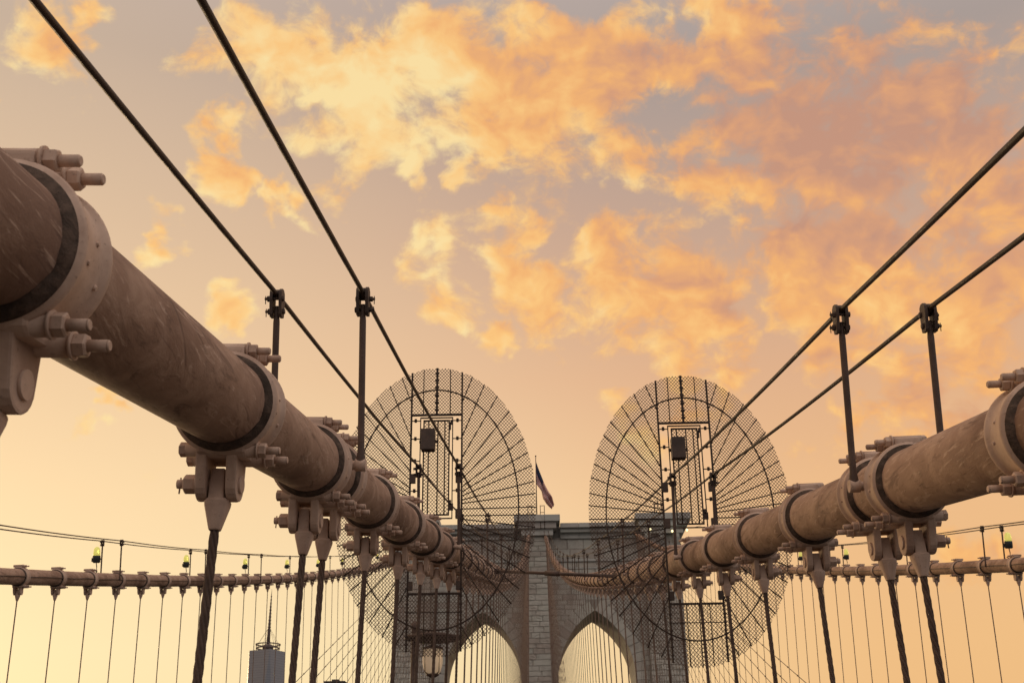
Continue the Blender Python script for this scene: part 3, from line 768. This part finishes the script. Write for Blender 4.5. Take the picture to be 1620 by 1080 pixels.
# cornice and blocks on top
def trim(name, x0, x1, h0, h1, yf, yb=None, bev=.05):
    part(name, MB().span((x0+C0, yf, TZ(h0)), (x1+C0, yb or (2*(D+5)-yf), TZ(h1))).mesh(name, M_trim, bev), tower)
for s in (-1, 1):
    xs = [3.2+i*(13.55-3.2)/4 for i in range(5)]
    for a_, b2 in zip(xs[:-1], xs[1:]):
        lo, hi = min(s*a_, s*b2)+.012, max(s*a_, s*b2)-.012
        trim('cornice_stone', lo, hi, 39.48, 40.12, YP-.35); trim('cornice_stone', lo, hi, 38.95, 39.47, YP+.15); trim('cornice_stone', lo, hi, 38.2, 38.94, YW-.35)
    xs = [1.62+i*(14.7-1.62)/5 for i in range(6)]
    for a_, b2 in zip(xs[:-1], xs[1:]): trim('string_course', min(s*a_, s*b2)+.01, max(s*a_, s*b2)-.01, 35.02, 35.40, YW-.22, YW+.3)
    for a_, b2 in zip(xs[:-1], xs[1:]): trim('string_course', min(s*a_, s*b2)+.01, max(s*a_, s*b2)-.01, 34.02, 34.24, YW-.10, YW+.3)
    for a_, b2 in ((13.56, 16.1), (16.12, 18.6), (18.62, 21.2)): trim('cap_stone', min(s*a_, s*b2), max(s*a_, s*b2), 40.25, 41.12, YP-1.3)
    trim('cap_stone', min(s*14.0, s*20.6), max(s*14.0, s*20.6), 39.35, 40.24, YP-.95); trim('cap_stone', min(s*14.3, s*20.1), max(s*14.3, s*20.1), 38.4, 39.34, YP-.65)
    for xc in (15.2, 17.15, 19.1):        # brackets under the outer caps
        mb = MB(); mb.prism([(YP-.6, TZ(38.38)), (YP-.6, TZ(37.9)), (YP-.05, TZ(36.7)), (YP+.4, TZ(36.7)), (YP+.4, TZ(38.38))], 0, s*xc-.42+C0, s*xc+.42+C0)
        part('bracket', mb.mesh('bracket', M_trim, .05), tower)
    trim('pier_cap', min(s*14.6, s*19.7), max(s*14.6, s*19.7), 36.5, 38.38, YP-.02)
for a_, b2 in ((-3.18, -1.05), (-1.03, 1.03), (1.05, 3.18)): trim('cap_stone', a_, b2, 40.2, 41.12, YP-1.3)
trim('cap_stone', -2.65, 2.65, 39.3, 40.18, YP-.9); trim('cap_stone', -2.2, 2.2, 38.4, 39.28, YP-.5)
part('roof', MB().span((C0-19.2, YW+.5, TZ(38.3)), (C0+19.2, YB-.3, TZ(40.05))).mesh('roof', M_trim), tower)

# things on the tower top
def ladder(x, label):
    me = MB()
    for q in (-.28, .28): me.rod((x+C0+q, YP-.9, TZ(39.2)), (x+C0+q, YP-.9, TZ(42.5)), .05, 6)
    for z in (41.5, 42.45): me.rod((x+C0-.28, YP-.9, TZ(z)), (x+C0+.28, YP-.9, TZ(z)), .045, 6)
    single('ladder_frame', me.mesh('ladder_frame', M_post), None, label, 'ladder', 'ladder frames on the tower top')
ladder(-.95, 'small steel ladder frame left of the flagpole on the tower top'); ladder(.78, 'small steel ladder frame right of the flagpole on the tower top')
pole = thing('flagpole', (C0+.02, YP-.5, TZ(41.12)), 'flagpole with a limp striped flag on top of the stone tower', 'flag')
part('pole', MB().rod((C0+.0, YP-.5, TZ(41.1)), (C0+.0, YP-.5, TZ(49.7)), .085, 8, 0, .05).rod((C0, YP-.5, TZ(49.7)), (C0, YP-.5, TZ(49.85)), .1, 8).mesh('pole', M_post), pole)
def lerp_poly(P, u):
    n = len(P)-1; k = min(int(u*n), n-1); f_ = u*n-k; return tuple(a_+(b2-a_)*f_ for a_, b2 in zip(P[k], P[k+1]))
topE = [(.05, 48.95), (.55, 47.4), (1.1, 45.9), (1.75, 44.5), (2.2, 43.7), (2.45, 42.6)]
lowE = [(.05, 45.7), (.35, 45.2), (.75, 44.6), (.92, 43.6), (1.35, 42.9), (2.05, 42.05)]
NU, NV = 40, 26; fv = []; ff = []; fm = []
for i in range(NU+1):
    u = i/NU; a_ = lerp_poly(topE, u); b2 = lerp_poly(lowE, u)
    for j in range(NV+1):
        v_ = j/NV; fv.append((C0+a_[0]+(b2[0]-a_[0])*v_, YP-.5+.35*u*math.sin(v_*11+u*5)+.12*math.sin(u*16), TZ(a_[1]+(b2[1]-a_[1])*v_)))
mb = MB()
for i in range(NU):
    for j in range(NV):
        u, v_ = (i+.5)/NU, (j+.5)/NV
        mi = 2 if (u < .38 and v_ < 6.5/13) else (0 if int(v_*13) % 2 == 0 else 1)
        ff.append((i*(NV+1)+j, (i+1)*(NV+1)+j, (i+1)*(NV+1)+j+1, i*(NV+1)+j+1)); fm.append(mi)
mb.v = fv; mb.f = ff; mb.m = fm; mb.sm = [True]*len(ff)
part('flag', mb.mesh('flag', [M_red, M_white, M_blue]), pole)
# string of work lights at the right corner of the tower top
root = thing('string_lights', (C0+18, YP-1.4, TZ(38.4)), 'short string of lit bulbs at the right corner of the tower top', 'lights')
pts = [Vector((C0+15.5+i*1.0, YP-1.45, TZ(38.9-.35*i*.5+.03*i*i))) for i in range(8)]
part('wire', MB().tube(pts, .03, 5).mesh('wire', M_dark), root)
for i in (0, 3, 5): part('bulb', MB().lathe([(.02, .0), (.13, -.10), (.16, -.22), (.1, -.34), (.01, -.36)], Matrix.Translation(pts[i]), 10).mesh('bulb', M_bulb), root)
single('mast', MB().rod((C0+16.6, YP+2, TZ(41.1)), (C0+16.6, YP+2, TZ(43.6)), .07, 6).rod((C0+17.6, YP+2, TZ(41.1)), (C0+17.6, YP+2, TZ(43.4)), .07, 6).rod((C0+16.5, YP+2, TZ(43.2)), (C0+17.8, YP+2, TZ(43.2)), .06, 6).rod((C0+16.5, YP+2, TZ(42.3)), (C0+17.8, YP+2, TZ(42.3)), .05, 6).rod((C0+17.1, YP+2, TZ(42.3)), (C0+17.1, YP+2, TZ(44.2)), .05, 6).mesh('mast', M_post), None, 'small steel antenna rack on the right end of the tower top', 'antenna')

# ------------------------------------------------------------------ diagonal stays from the tower top
for cab, lab, grp, lean in ((IL, 'diagonal stay wire fanning down from the tower beside the left foreground cable', 'inner stays', -1), (IR, 'diagonal stay wire fanning down from the tower beside the right foreground cable', 'inner stays', 1),
                            (OLc, 'diagonal stay wire crossing the suspenders left of the tower', 'outer stays', -1), (ORc, 'diagonal stay wire crossing the suspenders right of the tower', 'outer stays', 1)):
    inner = abs(cab.x0) < 5
    for i in range(26):
        ya = 17.2+4.62*i
        if ya > 150 or (inner and (ya < 44)): continue
        top = cab.P(YEND)+Vector((0, 0, -.15-.012*i)); bot = Vector((cab.P(ya).x+(lean*.30 if inner else -lean*.35), ya, deck_z(ya)))
        lab2 = lab if (inner or i > 9) else lab+f', {ORD[i]} from the bottom'
        root = thing('stay', bot, lab2, 'stay wire', grp)
        part('wire', MB().rod(bot, top, .013 if inner else .019, 5).mesh('wire', M_rope), root)
        mbk = MB(); cnt = 0
        for n in range(2, 70):
            yb_ = Y4+(n-4+(0 if inner else .3))*STEP
            if ya+2 < yb_ < min(ya+62, YEND-6):
                f_ = (yb_-ya)/(top.y-ya); p = bot.lerp(top, f_); mbk.box(p, (.05, .06, .08)); cnt += 1
        if cnt: o = part('clip', mbk.mesh('clip', M_rope), root); o['kind'] = 'stuff'

# ------------------------------------------------------------------ promenade lantern
lp = Vector((C0-2.80, 27.5, 0))
lx, ly = -2.42, 27.8
root = thing('lamp_post', (lx-.42, ly, deck_z(ly)+5.3), 'brown lantern on a post with a broad hood, below the left foreground cable', 'lamp')
zt, zb = Z0+4.06, Z0+3.50
zc_ = deck_z(ly)
prof = [(.16, zc_), (.16, zc_+.5), (.10, zc_+.7), (.075, zc_+3.), (.075, Z0+2.4), (.12, Z0+2.6), (.085, Z0+2.75), (.11, Z0+2.9), (.07, Z0+3.0), (.065, Z0+4.55), (.09, Z0+4.6), (.03, Z0+4.72)]
part('column', MB().lathe(prof, Matrix.Translation(Vector((lx-.42, ly, 0))), 12).mesh('column', M_post), root)
part('arm', MB().tube([(lx-.42, ly, Z0+4.42), (lx-.3, ly, Z0+4.47), (lx, ly, Z0+4.45), (lx, ly, Z0+4.1)], .035, 8).mesh('arm', M_post), root)
hd = Matrix.Translation(Vector((lx+.02, ly, 0)))
part('hood', MB().lathe([(.60, Z0+4.28), (.66, Z0+4.30), (.655, Z0+4.345), (.4, Z0+4.40), (.1, Z0+4.44), (.04, Z0+4.50)], hd, 32).mesh('hood', M_post), root)
part('glass', MB().lathe([(.14, zb), (.185, zb+.06), (.235, zb+.25), (.235, zt-.06), (.215, zt)], hd, 20).mesh('glass', M_glass), root)
cg = MB()
cg.lathe([(.215, zt), (.245, zt+.01), (.24, zt+.05), (.05, zt+.10)], hd, 20); cg.lathe([(.03, zb-.08), (.09, zb-.05), (.15, zb-.02), (.15, zb+.01)], hd, 16)
for i in range(4):
    a_ = math.pi/4+i*math.pi/2; c_, s_ = math.cos(a_), math.sin(a_)
    cg.tube([(lx+.02+.15*c_, ly+.15*s_, zb), (lx+.02+.23*c_, ly+.23*s_, zb+.05), (lx+.02+.235*c_, ly+.235*s_, zt+.22), (lx+.02+.12*c_, ly+.12*s_, zt+.30), (lx+.02, ly, zt+.31)], .012, 6)
part('cage', cg.mesh('cage', M_post), root)

# ------------------------------------------------------------------ far skyscraper and rooftops
yt = 1950.; xt_ = -439.; roof = Z0+286
M_sky, t, b = new_mat('tower_glass'); co = t.new('ShaderNodeTexCoord').outputs['Object']
sx = t.new('ShaderNodeSeparateXYZ'); t.put(sx.inputs[0], co)
fl = t.math('FRACT', t.math('MULTIPLY', sx.outputs[2], 1/4.)); line = t.rng(fl, .82, .9)
nz = t.noise(t.vmath('MULTIPLY', co, (.1, .1, .25)), 1., 3.)
t.put(b.inputs['Base Color'], t.mix(t.math('MULTIPLY', line, .5), t.mix(nz, (.20, .22, .26, 1), (.26, .28, .31, 1)), (.10, .10, .12, 1)))
b.inputs['Roughness'].default_value = .35; b.inputs['Specular IOR Level'].default_value = .5
M_spire = plain('spire_steel', (.13, .10, .09), .5)
root = thing('skyscraper', (xt_, yt, 0), 'distant glass skyscraper with a tall spire at the lower left', 'building')
hb, ht = 28., 22.5
rotq = R_(20)
def cor(rad, a_, z): return (xt_+rad*math.cos(a_), yt+rad*math.sin(a_), z)
bot8 = [cor(hb*1.414, rotq+math.pi/4+i*math.pi/2, 0) for i in range(4)]; top4 = [cor(ht*1.30, rotq+i*math.pi/2, roof) for i in range(4)]
mb = MB(); mb.add(bot8+top4, [(0, 1, 5), (1, 2, 6), (2, 3, 7), (3, 0, 4), (4, 5, 0), (5, 6, 1), (6, 7, 2), (7, 4, 3), (7, 6, 5, 4)])
part('facade', mb.mesh('facade', M_sky), root)
ring = MB()
Mr = Matrix.Translation(Vector((xt_, yt, 0)))
for k, r_ in ((4, 18.5), (10, 19.5)):
    ring.lathe([(r_-1, roof+k), (r_+1, roof+k), (r_+1, roof+k+1.6), (r_-1, roof+k+1.6), (r_-1, roof+k)], Mr, 24, 0, False)
for i in range(14): a_ = i*2*math.pi/14; ring.rod(cor(18.5, a_, roof), cor(19.5, a_, roof+12), .5, 4)
ring.lathe([(9, roof), (9, roof+9), (3, roof+12)], Mr, 12)
part('antenna_ring', ring.mesh('antenna_ring', M_spire), root)
spr = MB(); spr.lathe([(3.2, roof+5), (2.4, roof+34), (2.2, roof+36), (1.5, roof+64), (.9, roof+84), (.25, roof+101)], Mr, 8)
for k in range(11): spr.lathe([(.1, roof+32+k*5.6), (2.9-.17*k, roof+32.4+k*5.6), (2.9-.17*k, roof+34+k*5.6), (.1, roof+34.4+k*5.6)], Mr, 8)
for i in range(8): a_ = i*math.pi/4; spr.rod(cor(18, a_, roof+10), cor(2.2, a_, roof+36), .22, 3)
part('spire', spr.mesh('spire', M_spire), root)
m_brick = plain('rooftop_brick', (.30, .17, .11), .9, noise=.1)
def block_building(x, y, w, dpt, h, m, label):
    root = thing('building', (x, y, 0), label, 'building', 'rooftops beyond the bridge')
    part('wall', MB().span((x-w/2, y-dpt/2, 0), (x+w/2, y+dpt/2, h)).mesh('wall', m), root)
    part('roof', MB().span((x-w/2-.5, y-dpt/2-.5, h), (x+w/2+.5, y+dpt/2+.5, h+1.2)).span((x-w*.2, y-3, h+1.2), (x+w*.15, y+3, h+4.5)).mesh('roof', m), root)
block_building(-590, 1400, 38, 30, Z0+165., m_brick, 'reddish brick rooftop just above the lower left picture edge')
block_building(-236, 1420, 24, 30, Z0+170., m_land, 'grey rooftop left of the stone tower at the bottom edge')
